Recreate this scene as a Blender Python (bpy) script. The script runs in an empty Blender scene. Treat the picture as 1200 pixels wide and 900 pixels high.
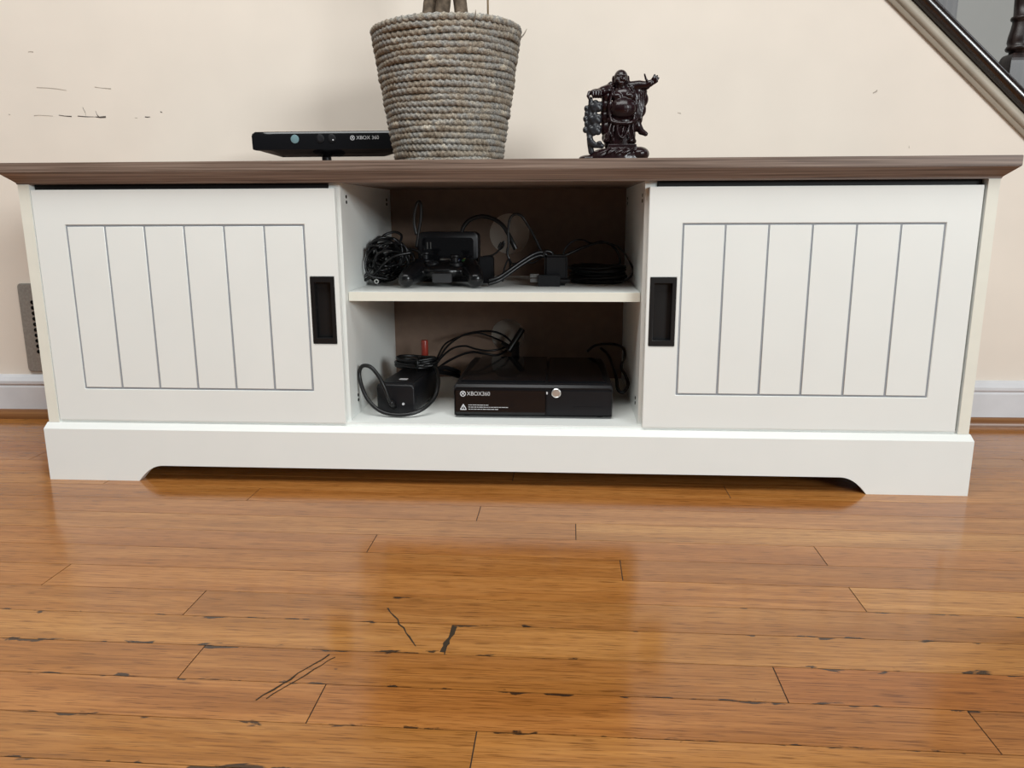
import bpy, bmesh, math, random
from mathutils import Vector, Matrix
random.seed(7)
scene = bpy.context.scene
COL = scene.collection
PI = math.pi

# ------------------------------------------------------------------ camera
CAM = Vector((0.1104, -1.2063, 0.4367))
YAW, PITCH, ROLL, FPX = -0.06405, 0.21488, -0.0036, 916.39
_f = Vector((math.sin(YAW)*math.cos(PITCH), math.cos(YAW)*math.cos(PITCH), -math.sin(PITCH)))
_r0 = Vector((math.cos(YAW), -math.sin(YAW), 0)); _u0 = _r0.cross(_f)
_r = math.cos(ROLL)*_r0 + math.sin(ROLL)*_u0
_u = -math.sin(ROLL)*_r0 + math.cos(ROLL)*_u0
cd = bpy.data.cameras.new('camera'); cam = bpy.data.objects.new('camera', cd); COL.objects.link(cam)
cd.sensor_fit = 'HORIZONTAL'; cd.sensor_width = 36; cd.lens = FPX/1200*36; cd.clip_start = 0.02
M = Matrix((_r, _u, -_f)).transposed().to_4x4(); M.translation = CAM
cam.matrix_world = M
scene.camera = cam

# ------------------------------------------------------------------ world, lights, exposure
w = bpy.data.worlds.new('world'); scene.world = w; w.use_nodes = True
w.node_tree.nodes['Background'].inputs[0].default_value = (0.97, 0.985, 1.0, 1)
w.node_tree.nodes['Background'].inputs[1].default_value = 0.07
def area(name, loc, target, sx, sy, power, color):
    l = bpy.data.lights.new(name, 'AREA'); l.shape = 'RECTANGLE'; l.size = sx; l.size_y = sy
    l.energy = power; l.color = color
    o = bpy.data.objects.new(name, l); COL.objects.link(o); o.location = loc
    o.rotation_euler = (Vector(target)-Vector(loc)).to_track_quat('-Z', 'Y').to_euler()
    return o
area('window_light', (5.0, -6.2, 2.3), (0.0, 0.3, 0.5), 2.8, 1.7, 350, (0.93, 0.985, 1.0))
area('ceiling_bounce_light', (-0.25, -1.15, 2.6), (-0.22, -0.35, 0.0), 2.8, 1.2, 73, (0.97, 0.985, 0.97))  # no real lamp: unseen area light added for daylight bounced off the ceiling
area('stair_window_light', (2.6, 0.95, 2.3), (0.9, 0.7, 0.9), 0.7, 0.9, 4, (0.85, 0.92, 1.0))
vs = scene.view_settings
vs.view_transform = 'Standard'; vs.look = 'None'; vs.exposure = 0.0; vs.gamma = 1.0; vs.use_curve_mapping = False

# ------------------------------------------------------------------ helpers
def W(u, v, y):
    """point of the place at depth y seen in direction (u, v)"""
    d = _f + _r*((u-600)/FPX) + _u*((450-v)/FPX)
    return CAM + d*((y-CAM.y)/d.y)

class G:
    """collects vertices and faces of one mesh"""
    def __init__(s): s.v = []; s.f = []
    def add(s, vs_, fs):
        o = len(s.v); s.v += [tuple(p) for p in vs_]; s.f += [tuple(i+o for i in f) for f in fs]; return s
    def box(s, x0, x1, y0, y1, z0, z1):
        return s.add([(x0,y0,z0),(x1,y0,z0),(x1,y1,z0),(x0,y1,z0),(x0,y0,z1),(x1,y0,z1),(x1,y1,z1),(x0,y1,z1)],
                     [(0,3,2,1),(4,5,6,7),(0,1,5,4),(1,2,6,5),(2,3,7,6),(3,0,4,7)])
    def loft(s, rings, cap=True):
        n = len(rings[0]); vs_ = [p for r in rings for p in r]; fs = []
        for a in range(len(rings)-1):
            for i in range(n):
                j = (i+1) % n
                fs.append((a*n+i, a*n+j, (a+1)*n+j, (a+1)*n+i))
        if cap:
            fs.append(tuple(range(n-1, -1, -1))); fs.append(tuple((len(rings)-1)*n+i for i in range(n)))
        return s.add(vs_, fs)
    def lathe(s, prof, n=24, c=(0,0,0), axis='z'):
        rings = []
        for r, h in prof:
            ring = []
            for i in range(n):
                a = 2*PI*i/n; x, y = r*math.cos(a), r*math.sin(a)
                p = (x, y, h) if axis == 'z' else ((x, -h, y) if axis == 'y' else (h, x, y))
                ring.append((p[0]+c[0], p[1]+c[1], p[2]+c[2]))
            rings.append(ring)
        return s.loft(rings)
    def prism_y(s, poly, y0, y1):   # poly of (x, z), extruded along y
        return s.loft([[(x, y0, z) for x, z in poly], [(x, y1, z) for x, z in poly]])
    def prism_x(s, poly, x0, x1):   # poly of (y, z), extruded along x
        return s.loft([[(x0, y, z) for y, z in poly], [(x1, y, z) for y, z in poly]])
    def prism_z(s, poly, z0, z1):
        return s.loft([[(x, y, z0) for x, y in poly], [(x, y, z1) for x, y in poly]])
    def ell(s, c, r, n=16, m=10, rot=None):
        rings = []
        for k in range(m+1):
            t = PI*k/m; rr = max(math.sin(t), 0.02)
            ring = []
            for i in range(n):
                a = 2*PI*i/n
                p = Vector((r[0]*rr*math.cos(a), r[1]*rr*math.sin(a), -r[2]*math.cos(t)))
                if rot is not None: p = rot @ p
                ring.append((p.x+c[0], p.y+c[1], p.z+c[2]))
            rings.append(ring)
        return s.loft(rings)
    def cap(s, pts, rads, n=12):
        """fat tapering limb: chain of spheres bridged by a tube"""
        for p, r in zip(pts, rads): s.ell(p, (r, r, r), 12, 8)
        s.tube(pts, rads, n, smooth=False)
        return s
    def tube(s, pts, r, n=8, smooth=True, closed=False, step=4):
        pts = [Vector(p) for p in pts]
        if not isinstance(r, (list, tuple)): r = [r]*len(pts)
        if smooth and len(pts) > 2:
            q, rq = [], []; N = len(pts)
            def P_(i): return pts[i % N] if closed else pts[min(max(i, 0), N-1)]
            for i in range(N if closed else N-1):
                p0, p1, p2, p3 = P_(i-1), P_(i), P_(i+1), P_(i+2)
                for k in range(step):
                    t = k/step
                    q.append(0.5*((2*p1)+(p2-p0)*t+(2*p0-5*p1+4*p2-p3)*t*t+(3*p1-p0-3*p2+p3)*t**3))
                    rq.append(r[i]*(1-t)+r[(i+1) % N]*t)
            if not closed: q.append(pts[-1]); rq.append(r[-1])
            pts, r = q, rq
        t0 = (pts[1]-pts[0]).normalized()
        a = Vector((0, 0, 1)) if abs(t0.z) < .9 else Vector((1, 0, 0))
        nrm = (a - t0*a.dot(t0)).normalized(); rings = []
        for i, p in enumerate(pts):
            if closed: t = (pts[(i+1) % len(pts)]-pts[i-1]).normalized()
            else: t = (pts[min(i+1, len(pts)-1)]-pts[max(i-1, 0)]).normalized()
            nrm = (nrm - t*nrm.dot(t)).normalized(); b = t.cross(nrm)
            rings.append([p + r[i]*(math.cos(2*PI*k/n)*nrm+math.sin(2*PI*k/n)*b) for k in range(n)])
        if closed: rings.append(rings[0]); return s.loft(rings, False)
        return s.loft(rings)
    def build(s, name, mat, parent=None, smooth=False, bevel=0, seg=2, loc=(0,0,0), offset=None):
        if offset is not None:
            s.v = [(p[0]-offset[0], p[1]-offset[1], p[2]-offset[2]) for p in s.v]
        me = bpy.data.meshes.new(name); me.from_pydata(s.v, [], s.f)
        bm = bmesh.new(); bm.from_mesh(me); bmesh.ops.remove_doubles(bm, verts=bm.verts, dist=1e-6)
        bmesh.ops.recalc_face_normals(bm, faces=bm.faces)
        if bevel:
            es = [e for e in bm.edges if len(e.link_faces) == 2 and e.calc_face_angle(0) > 0.5]
            bmesh.ops.bevel(bm, geom=es, offset=bevel, segments=seg, affect='EDGES', clamp_overlap=True)
        bm.to_mesh(me); bm.free()
        for p in me.polygons: p.use_smooth = bool(smooth)
        if bevel or smooth == 'auto':
            for p in me.polygons: p.use_smooth = True
            try: me.set_sharp_from_angle(angle=math.radians(40))
            except Exception: pass
        me.materials.append(mat)
        o = bpy.data.objects.new(name, me); COL.objects.link(o); o.location = loc
        if parent: o.parent = parent
        return o

def grid_plate(g, xs, zs, solid, y0, y1):
    """plate in the xz plane with cut-outs, walls only at its outlines"""
    nx, nz = len(xs)-1, len(zs)-1
    def S(i, j): return 0 <= i < nx and 0 <= j < nz and solid(i, j)
    for i in range(nx):
        for j in range(nz):
            if not S(i, j): continue
            x0, x1, z0, z1 = xs[i], xs[i+1], zs[j], zs[j+1]
            g.add([(x0,y0,z0),(x1,y0,z0),(x1,y0,z1),(x0,y0,z1)], [(0,1,2,3)])
            g.add([(x0,y1,z0),(x1,y1,z0),(x1,y1,z1),(x0,y1,z1)], [(3,2,1,0)])
            if not S(i-1, j): g.add([(x0,y0,z0),(x0,y1,z0),(x0,y1,z1),(x0,y0,z1)], [(3,2,1,0)])
            if not S(i+1, j): g.add([(x1,y0,z0),(x1,y1,z0),(x1,y1,z1),(x1,y0,z1)], [(0,1,2,3)])
            if not S(i, j-1): g.add([(x0,y0,z0),(x1,y0,z0),(x1,y1,z0),(x0,y1,z0)], [(3,2,1,0)])
            if not S(i, j+1): g.add([(x0,y0,z1),(x1,y0,z1),(x1,y1,z1),(x0,y1,z1)], [(0,1,2,3)])
    return g

def remeshed(g, name, mat, parent, voxel, smooth_it=4):
    """one continuous skin around overlapping closed shapes"""
    o = g.build(name, mat, parent)
    m = o.modifiers.new('skin', 'REMESH'); m.mode = 'VOXEL'; m.voxel_size = voxel
    s = o.modifiers.new('soft', 'SMOOTH'); s.factor = .5; s.iterations = smooth_it
    bpy.context.view_layer.update()
    dg = bpy.context.evaluated_depsgraph_get()
    me = bpy.data.meshes.new_from_object(o.evaluated_get(dg))
    o.modifiers.clear(); old = o.data; o.data = me; me.name = name; bpy.data.meshes.remove(old)
    for p in me.polygons: p.use_smooth = True
    if not me.materials: me.materials.append(mat)
    return o

def lettering(body, name, mat, parent, loc, size, rot=(PI/2, 0, 0), align='LEFT', depth=.0002, sx=1.0):
    cu = bpy.data.curves.new(name, 'FONT'); cu.body = body; cu.size = size; cu.extrude = depth
    cu.align_x = align; cu.align_y = 'CENTER'; cu.resolution_u = 3
    t = bpy.data.objects.new(name+'_src', cu); COL.objects.link(t)
    bpy.context.view_layer.update()
    me = bpy.data.meshes.new_from_object(t.evaluated_get(bpy.context.evaluated_depsgraph_get()))
    bpy.data.objects.remove(t); bpy.data.curves.remove(cu)
    me.name = name; me.materials.clear(); me.materials.append(mat)
    for v in me.vertices: v.co.x *= sx
    o = bpy.data.objects.new(name, me); COL.objects.link(o); o.parent = parent
    o.location = loc; o.rotation_euler = rot
    return o

def tag(o, label=None, cat=None, group=None, kind=None):
    if label: o['label'] = label
    if cat: o['category'] = cat
    if group: o['group'] = group
    if kind: o['kind'] = kind
    return o
def thing(name, label, cat, loc, rz=0, group=None):
    o = bpy.data.objects.new(name, None); COL.objects.link(o); o.location = loc; o.rotation_euler = (0, 0, rz)
    o.empty_display_size = .05
    return tag(o, label, cat, group)

# ------------------------------------------------------------------ materials
def new_mat(name):
    m = bpy.data.materials.new(name); m.use_nodes = True
    nt = m.node_tree; return m, nt, nt.nodes['Principled BSDF']
def plain(name, col, rough=.5, spec=.5, metal=0, coat=0, var=.04, bump=0, scale=60):
    m, nt, b = new_mat(name)
    b.inputs['Roughness'].default_value = rough; b.inputs['Metallic'].default_value = metal
    b.inputs['Specular IOR Level'].default_value = spec; b.inputs['Coat Weight'].default_value = coat
    b.inputs['Coat Roughness'].default_value = .06
    tc = nt.nodes.new('ShaderNodeTexCoord'); n = nt.nodes.new('ShaderNodeTexNoise')
    n.inputs['Scale'].default_value = scale; n.inputs['Detail'].default_value = 4
    nt.links.new(tc.outputs['Object'], n.inputs['Vector'])
    r = nt.nodes.new('ShaderNodeValToRGB')
    r.color_ramp.elements[0].color = tuple(max(c*(1-var), 0) for c in col)+(1,)
    r.color_ramp.elements[1].color = tuple(min(c*(1+var), 1) for c in col)+(1,)
    r.color_ramp.elements[0].position = .3; r.color_ramp.elements[1].position = .7
    nt.links.new(n.outputs['Fac'], r.inputs['Fac']); nt.links.new(r.outputs['Color'], b.inputs['Base Color'])
    if bump:
        bp = nt.nodes.new('ShaderNodeBump'); bp.inputs['Strength'].default_value = bump; bp.inputs['Distance'].default_value = .002
        nt.links.new(n.outputs['Fac'], bp.inputs['Height']); nt.links.new(bp.outputs['Normal'], b.inputs['Normal'])
    return m
def lk(nt, a, b): nt.links.new(a, b)
def math_node(nt, op, a, b=None, c=None):
    n = nt.nodes.new('ShaderNodeMath'); n.operation = op
    for i, x in enumerate((a, b, c)):
        if x is None: continue
        if isinstance(x, (int, float)): n.inputs[i].default_value = x
        else: nt.links.new(x, n.inputs[i])
    return n.outputs[0]
def ramp(nt, fac, stops):
    r = nt.nodes.new('ShaderNodeValToRGB'); e = r.color_ramp.elements
    while len(e) < len(stops): e.new(.5)
    for k, (p, c) in enumerate(stops): e[k].position = p; e[k].color = tuple(c)+(1,)
    nt.links.new(fac, r.inputs['Fac']); return r.outputs['Color']
def mix(nt, fac, a, b, blend='MIX'):
    n = nt.nodes.new('ShaderNodeMix'); n.data_type = 'RGBA'; n.blend_type = blend
    if isinstance(fac, (int, float)): n.inputs['Factor'].default_value = fac
    else: nt.links.new(fac, n.inputs['Factor'])
    for s, x in (('A', a), ('B', b)):
        sock = [i for i in n.inputs if i.name == s and i.type == 'RGBA'][0]
        if isinstance(x, tuple): sock.default_value = x+(1,) if len(x) == 3 else x
        else: nt.links.new(x, sock)
    return [o for o in n.outputs if o.type == 'RGBA'][0]

def floor_wood(name, worn):
    m, nt, b = new_mat(name)
    tc = nt.nodes.new('ShaderNodeTexCoord'); oi = nt.nodes.new('ShaderNodeObjectInfo')
    off = nt.nodes.new('ShaderNodeVectorMath'); off.operation = 'ADD'
    cmb = nt.nodes.new('ShaderNodeCombineXYZ')
    lk(nt, math_node(nt, 'MULTIPLY', oi.outputs['Random'], 37.0), cmb.inputs[0])
    lk(nt, math_node(nt, 'MULTIPLY', oi.outputs['Random'], 11.0), cmb.inputs[1])
    lk(nt, tc.outputs['Object'], off.inputs[0]); lk(nt, cmb.outputs[0], off.inputs[1])
    def noise(scale, sx, sy, detail, dist=0):
        mp = nt.nodes.new('ShaderNodeMapping'); mp.inputs['Scale'].default_value = (sx, sy, 1)
        lk(nt, off.outputs[0], mp.inputs['Vector'])
        n = nt.nodes.new('ShaderNodeTexNoise'); n.inputs['Scale'].default_value = scale
        n.inputs['Detail'].default_value = detail; n.inputs['Distortion'].default_value = dist
        lk(nt, mp.outputs[0], n.inputs['Vector']); return n.outputs['Fac']
    grain = noise(1, 7, 300, 6, .5)         # long streaks
    rings = noise(1, 2.6, 30, 3, 1.0)       # broad figure
    pores = noise(1, 30, 700, 3)            # fine open pores
    base = ramp(nt, rings, [(.28, (.31, .122, .027)), (.5, (.385, .160, .041)), (.72, (.46, .21, .062))])
    tone = oi.outputs['Color']
    c = mix(nt, 1.0, base, tone, 'MULTIPLY')
    g2 = ramp(nt, grain, [(.3, (.72, .66, .6)), (.55, (1, 1, 1)), (.75, (1.12, 1.1, 1.08))])
    c = mix(nt, .9, c, g2, 'MULTIPLY')
    p2 = ramp(nt, pores, [(.36, (.42, .36, .30)), (.46, (1, 1, 1))])
    c = mix(nt, .75, c, p2, 'MULTIPLY')
    if worn:
        sep = nt.nodes.new('ShaderNodeSeparateXYZ'); lk(nt, tc.outputs['Object'], sep.inputs[0])
        edge = math_node(nt, 'ABSOLUTE', sep.outputs[1])
        e2 = math_node(nt, 'SUBTRACT', edge, .0262); e3 = math_node(nt, 'MULTIPLY', e2, 170.0)
        blot = noise(1, 26, 60, 4, .5)
        k = math_node(nt, 'ADD', e3, math_node(nt, 'MULTIPLY', math_node(nt, 'SUBTRACT', blot, .61), 9.0))
        k = math_node(nt, 'MINIMUM', math_node(nt, 'MAXIMUM', math_node(nt, 'MULTIPLY', k, 2.5), 0.0), .88)
        c = mix(nt, k, c, (.012, .009, .007))
        spot = noise(1, 34, 60, 2)
        sk = math_node(nt, 'MINIMUM', math_node(nt, 'MAXIMUM', math_node(nt, 'MULTIPLY', math_node(nt, 'SUBTRACT', spot, .755), 22.0), 0.0), .8)
        c = mix(nt, sk, c, (.05, .03, .02))
    lk(nt, c, b.inputs['Base Color'])
    rr = ramp(nt, grain, [(.3, (.17,)*3), (.7, (.11,)*3)])
    lk(nt, rr, b.inputs['Roughness'])
    b.inputs['Specular IOR Level'].default_value = .5
    bp = nt.nodes.new('ShaderNodeBump'); bp.inputs['Strength'].default_value = .05; bp.inputs['Distance'].default_value = .001
    lk(nt, pores, bp.inputs['Height']); lk(nt, bp.outputs[0], b.inputs['Normal'])
    return m
def grain_x(name, dark, mid, light, rough, sc=(3, 120, 120)):
    m, nt, b = new_mat(name)
    tc = nt.nodes.new('ShaderNodeTexCoord'); mp = nt.nodes.new('ShaderNodeMapping')
    mp.inputs['Scale'].default_value = sc; lk(nt, tc.outputs['Object'], mp.inputs['Vector'])
    n = nt.nodes.new('ShaderNodeTexNoise'); n.inputs['Scale'].default_value = 1; n.inputs['Detail'].default_value = 5; n.inputs['Distortion'].default_value = .4
    lk(nt, mp.outputs[0], n.inputs['Vector'])
    lk(nt, ramp(nt, n.outputs['Fac'], [(.3, dark), (.5, mid), (.72, light)]), b.inputs['Base Color'])
    b.inputs['Roughness'].default_value = rough
    bp = nt.nodes.new('ShaderNodeBump'); bp.inputs['Strength'].default_value = .15; bp.inputs['Distance'].default_value = .0008
    lk(nt, n.outputs['Fac'], bp.inputs['Height']); lk(nt, bp.outputs[0], b.inputs['Normal'])
    return m
def rope_mat(name):
    m, nt, b = new_mat(name)
    tc = nt.nodes.new('ShaderNodeTexCoord')
    n1 = nt.nodes.new('ShaderNodeTexNoise'); n1.inputs['Scale'].default_value = 34; n1.inputs['Detail'].default_value = 3
    n2 = nt.nodes.new('ShaderNodeTexNoise'); n2.inputs['Scale'].default_value = 420; n2.inputs['Detail'].default_value = 4
    oi = nt.nodes.new('ShaderNodeObjectInfo')
    add = nt.nodes.new('ShaderNodeVectorMath'); add.operation = 'ADD'
    cm = nt.nodes.new('ShaderNodeCombineXYZ'); lk(nt, math_node(nt, 'MULTIPLY', oi.outputs['Random'], 9.0), cm.inputs[2])
    lk(nt, tc.outputs['Object'], add.inputs[0]); lk(nt, cm.outputs[0], add.inputs[1])
    lk(nt, add.outputs[0], n1.inputs['Vector']); lk(nt, add.outputs[0], n2.inputs['Vector'])
    a = ramp(nt, n1.outputs['Fac'], [(.28, (.20, .155, .11)), (.43, (.35, .305, .245)), (.56, (.28, .275, .26)), (.72, (.62, .55, .44))])
    s = ramp(nt, n2.outputs['Fac'], [(.3, (.30, .29, .28)), (.62, (1.2, 1.18, 1.15))])
    lk(nt, mix(nt, .9, a, s, 'MULTIPLY'), b.inputs['Base Color'])
    b.inputs['Roughness'].default_value = .85
    bp = nt.nodes.new('ShaderNodeBump'); bp.inputs['Strength'].default_value = .6; bp.inputs['Distance'].default_value = .0015
    lk(nt, n2.outputs['Fac'], bp.inputs['Height']); lk(nt, bp.outputs[0], b.inputs['Normal'])
    return m

WOOD = floor_wood('floor_oak', False); WOODW = floor_wood('floor_oak_worn', True)
SUBFLOOR = plain('floor_gap', (.03, .018, .01), .8)
WALL = plain('wall_paint', (.78, .695, .605), .62, .3, var=.02, bump=.06, scale=9)
GREYWALL = plain('stair_wall_paint', (.36, .35, .33), .6, .3, var=.03, scale=6)
BASEB = plain('baseboard_paint', (.66, .66, .68), .42, .4, var=.05, scale=18)
SHOE = grain_x('shoe_wood', (.12, .045, .014), (.22, .09, .03), (.30, .14, .05), .35)
WHITE = plain('stand_white', (.825, .84, .81), .38, .45, var=.012, scale=12)
EDGE = plain('stand_edge', (.80, .785, .69), .42, .4, var=.02, scale=30)
GROOVE = plain('groove_grey', (.30, .32, .345), .6, .3)
TOPW = grain_x('tabletop_walnut', (.088, .056, .041), (.188, .130, .099), (.29, .215, .17), .45, (5, 380, 380))
BACKP = plain('back_panel_board', (.22, .150, .112), .7, .2, var=.06)
BLACKH = plain('handle_black', (.007, .007, .0075), .4, .4)
DARK = plain('track_dark', (.01, .009, .009), .6, .3)
GLOSSB = plain('gloss_black_plastic', (.006, .006, .007), .08, .5, var=.02)
MATB = plain('matte_black_plastic', (.0065, .0065, .008), .42, .32, var=.05)
SATB = plain('satin_black_plastic', (.006, .006, .0068), .24, .42, var=.05)
CABLE = plain('cable_black', (.006, .006, .0065), .36, .42)
SILVER = plain('silver_button', (.75, .75, .73), .28, .5, metal=.8)
PRINTD = plain('prong_metal', (.16, .155, .15), .4, .5, metal=.6)
PRINT = plain('print_grey', (.55, .55, .56), .5)
PRINTW = plain('print_white', (.7, .7, .72), .5)
ROPE = rope_mat('seagrass_rope')
SOIL = plain('soil', (.05, .035, .025), .95, .1, var=.4, bump=.8, scale=160)
BARK = plain('bark', (.12, .088, .062), .8, .2, var=.45, bump=.5, scale=110)
STAKE = plain('stake_cane', (.50, .36, .22), .6, .3)
RESIN = plain('maroon_resin', (.013, .0035, .0045), .27, .4, coat=.1, var=.3)
RESING = plain('resin_reflection_grey', (.022, .022, .026), .34, .45, coat=.1, var=.3)  # same figurine resin, with greyish reflections on the hanging fruits put into its colour
RAILW = plain('rail_dark_wood', (.016, .009, .007), .2, .8, coat=0, var=.3, scale=80)
BALW = grain_x('baluster_dark_wood', (.010, .005, .004), (.018, .009, .008), (.05, .035, .03), .38, (90, 90, 6))
MOLD = plain('stair_moulding_paint', (.40, .35, .28), .5, .4, var=.08, scale=25)
VENT = plain('vent_metal', (.36, .34, .31), .45, .5, metal=.4, var=.12, scale=220)
HOLE = plain('hole_black', (.006, .006, .006), .9, .1)
SCUFF = plain('scuff_dark', (.10, .085, .075), .7, .2)
SCUFFL = plain('scuff_faint', (.42, .36, .30), .7, .2)
LENSB = plain('lens_teal', (.17, .27, .29), .12, .5, coat=.5)
LENSD = plain('lens_dark', (.02, .02, .022), .1, .5)
RED = plain('red_plastic', (.30, .035, .02), .35, .5)
YELLOW = plain('plug_yellow', (.60, .42, .08), .4); REDP = plain('plug_red', (.5, .03, .05), .4); WHITEP = plain('plug_white', (.6, .6, .58), .4)

# ------------------------------------------------------------------ setting: floor
FLR = -.01
g = G().box(-4, 4, -4.5, 1.9, -.06, -.0008)
floor = g.build('floor', SUBFLOOR); floor['kind'] = 'structure'
floor.rotation_euler = (0, 0, FLR)
BW = .0587
known = {-3: [-.86], 0: [-.377], 1: [-.009], 2: [.135], 3: [-.141, .452], 4: [.191], 5: [-.51, .458], 6: [-.304], 7: [0.0],
         8: [-.25, .326], 9: [-.104, .482], 10: [.047]}
seen = {k: (-.95, .95) for k in range(-6, 0)}
plank_mesh = {}
def plank(row, x0, x1):
    L = x1-x0-.0012; wd = BW-.0009
    me_key = round(L, 3)
    gg = G()
    # top edges eased a little so that the joint reads as a real gap
    e = .0005; t = .0062
    a, bq = L/2, wd/2
    gg.loft([[(-a, -bq, -t), (a, -bq, -t), (a, bq, -t), (-a, bq, -t)],
             [(-a, -bq, 0), (a, -bq, 0), (a, bq, 0), (-a, bq, 0)]])
    o = gg.build('floor_board', WOODW if row >= 6 else WOOD, floor)
    o.location = ((x0+x1)/2, -.085-BW*(row-.5), 0)
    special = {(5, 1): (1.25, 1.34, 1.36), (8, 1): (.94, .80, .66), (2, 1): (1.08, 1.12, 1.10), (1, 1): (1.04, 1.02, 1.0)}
    rowtone = {6: (.96, .93, .86), 7: (1.10, 1.13, 1.08), 8: (.93, .88, .80), 9: (.95, .88, .82), 10: (1.04, 1.04, 1.0), 4: (.92, .86, .78), 3: (.97, .88, .78)}
    idx = 1 if (row in known and x0 >= max(known[row])-.01) else 0
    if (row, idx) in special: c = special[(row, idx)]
    else:
        q = rowtone.get(row, random.choice(((.90, .84, .76), (1.0, .95, .88), (1.06, 1.05, 1.02), (.97, .88, .80), (1.02, 1.0, .95))))
        d = random.uniform(.95, 1.05); c = tuple(v*d for v in q)
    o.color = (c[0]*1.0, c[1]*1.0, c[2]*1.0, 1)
    return o
for row in range(-9, 33):
    js = list(known.get(row, []))
    if js:
        lo, hi = min(js), max(js)
        lim = 1.0 if row <= 1 else .75
        x = min(lo-random.uniform(.5, .8), -lim-random.uniform(0, .4)); js.append(x)
        x = max(hi+random.uniform(.5, .8), lim+random.uniform(0, .4)); js.append(x)
    else:
        x = -1.5+random.uniform(-.3, .5)
        while x < 1.5:
            js.append(x); x += random.uniform(.7, 1.25)
    js = sorted(j for j in js if -1.75 < j < 1.75)
    xs = [-1.9]+js+[1.9]
    for a, b_ in zip(xs[:-1], xs[1:]): plank(row, a, b_)
# scratches and worn patches in the varnish
def strip(pts, wd, name, mat, parent, z):
    gg = G(); n = len(pts)
    top = []; bot = []
    for i, p in enumerate(pts):
        d = Vector(pts[min(i+1, n-1)])-Vector(pts[max(i-1, 0)]); d.normalize(); nn = Vector((-d.y, d.x))
        k = wd*(.35+.65*random.random())/2
        top.append((p[0]+nn.x*k, p[1]+nn.y*k)); bot.append((p[0]-nn.x*k, p[1]-nn.y*k))
    gg.prism_z(top+bot[::-1], z, z+.00025)
    return gg.build(name, mat, parent)
def line(a, b_, n=9, j=.0012): 
    return [(a[0]+(b_[0]-a[0])*t/n+random.uniform(-j, j), a[1]+(b_[1]-a[1])*t/n+random.uniform(-j, j)) for t in range(n+1)]
SCR = plain('scratch_dark', (.045, .032, .021), .8, .05)
for a, b_, wd in (((-.079, -.406), (-.031, -.483), .0022), ((-.115, -.504), (-.162, -.584), .0026), ((-.109, -.508), (-.153, -.580), .0015),
                  ((.004, -.440), (-.003, -.492), .0075)):
    strip(line(a, b_), wd, 'scratch', SCR, floor, 0.0001)

# ------------------------------------------------------------------ setting: wall behind, baseboard, stair
WROT = .0151; WY = .428
wall_poly = [(-3.2, 0), (1.66, 0), (-1.16, 2.505), (-3.2, 2.505)]
g = G().prism_y(wall_poly, 0, .11)
wall = g.build('wall_back', WALL, loc=(0, WY, 0)); wall.rotation_euler = (0, 0, WROT); wall['kind'] = 'structure'
def wl(u, v, dy=0):  # point on the wall face, in the wall's own frame
    p = W(u, v, WY)
    for _ in range(4): p = W(u, v, WY+dy+math.tan(WROT)*p.x)
    return (p.x*math.cos(WROT)+(p.y-WY)*math.sin(WROT), p.z)
def wall_strip(pts, th, mat, name='scuff_mark'):
    gg = G(); q = [wl(*p) for p in pts]
    up = []; dn = []
    for x, z in q:
        k = th*(.3+.7*random.random())/2; up.append((x, z+k)); dn.append((x, z-k))
    gg.prism_y(up+dn[::-1], -.0004, .001)
    return gg.build(name, mat, wall)
for pts, th, mt in (([(40, 135.5), (46, 135), (54, 135.5), (62, 136)], .002, SCUFFL), ([(69, 135), (76, 136), (84, 136.5)], .0022, SCUFF),
                    ([(91, 136), (100, 136.8), (112, 137)], .0018, SCUFF), ([(112, 137), (118, 137.5), (124, 137)], .004, SCUFF),
                    ([(97, 126), (100, 132), (101, 136)], .003, SCUFF), ([(112, 130), (114, 135), (116, 137)], .003, SCUFF),
                    ([(170, 137), (173, 137.3), (176, 137)], .002, SCUFF), ([(158, 138), (161, 138.2)], .002, SCUFFL),
                    ([(33, 61), (36, 60.5), (39, 61)], .002, SCUFFL), ([(43, 102.5), (55, 103), (66, 104), (78, 106)], .0016, SCUFFL),
                    ([(111, 102), (118, 103), (130, 104)], .0022, SCUFFL), ([(10, 134), (12, 134.4)], .002, SCUFFL), ([(188, 131), (190, 131.6)], .003, SCUFF),
                    ([(1023, 109), (1026, 107.5), (1028, 106)], .005, SCUFFL), ([(1065, 172), (1065.5, 173)], .006, SCUFFL), ([(794, 132), (798, 133)], .0025, SCUFFL)):
    wall_strip(pts, th, mt)
def baseboard(name, x0, x1):
    prof = [(0, .0), (-.016, .0), (-.016, .068), (-.014, .072), (-.0175, .076), (-.0175, .082), (-.010, .090), (-.004, .094), (0, .094)]
    o = G().prism_x(prof, x0, x1).build(name, BASEB, loc=(0, WY, 0)); o.rotation_euler = (0, 0, WROT); o['kind'] = 'structure'
    sp = [(-.0165, 0), (-.031, 0), (-.031, .006), (-.028, .012), (-.023, .017), (-.0165, .019)]
    s = G().prism_x(sp, x0, x1).build('shoe_moulding', SHOE, o, smooth='auto')
    return o
baseboard('baseboard_back', -3.2, 1.55)
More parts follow.
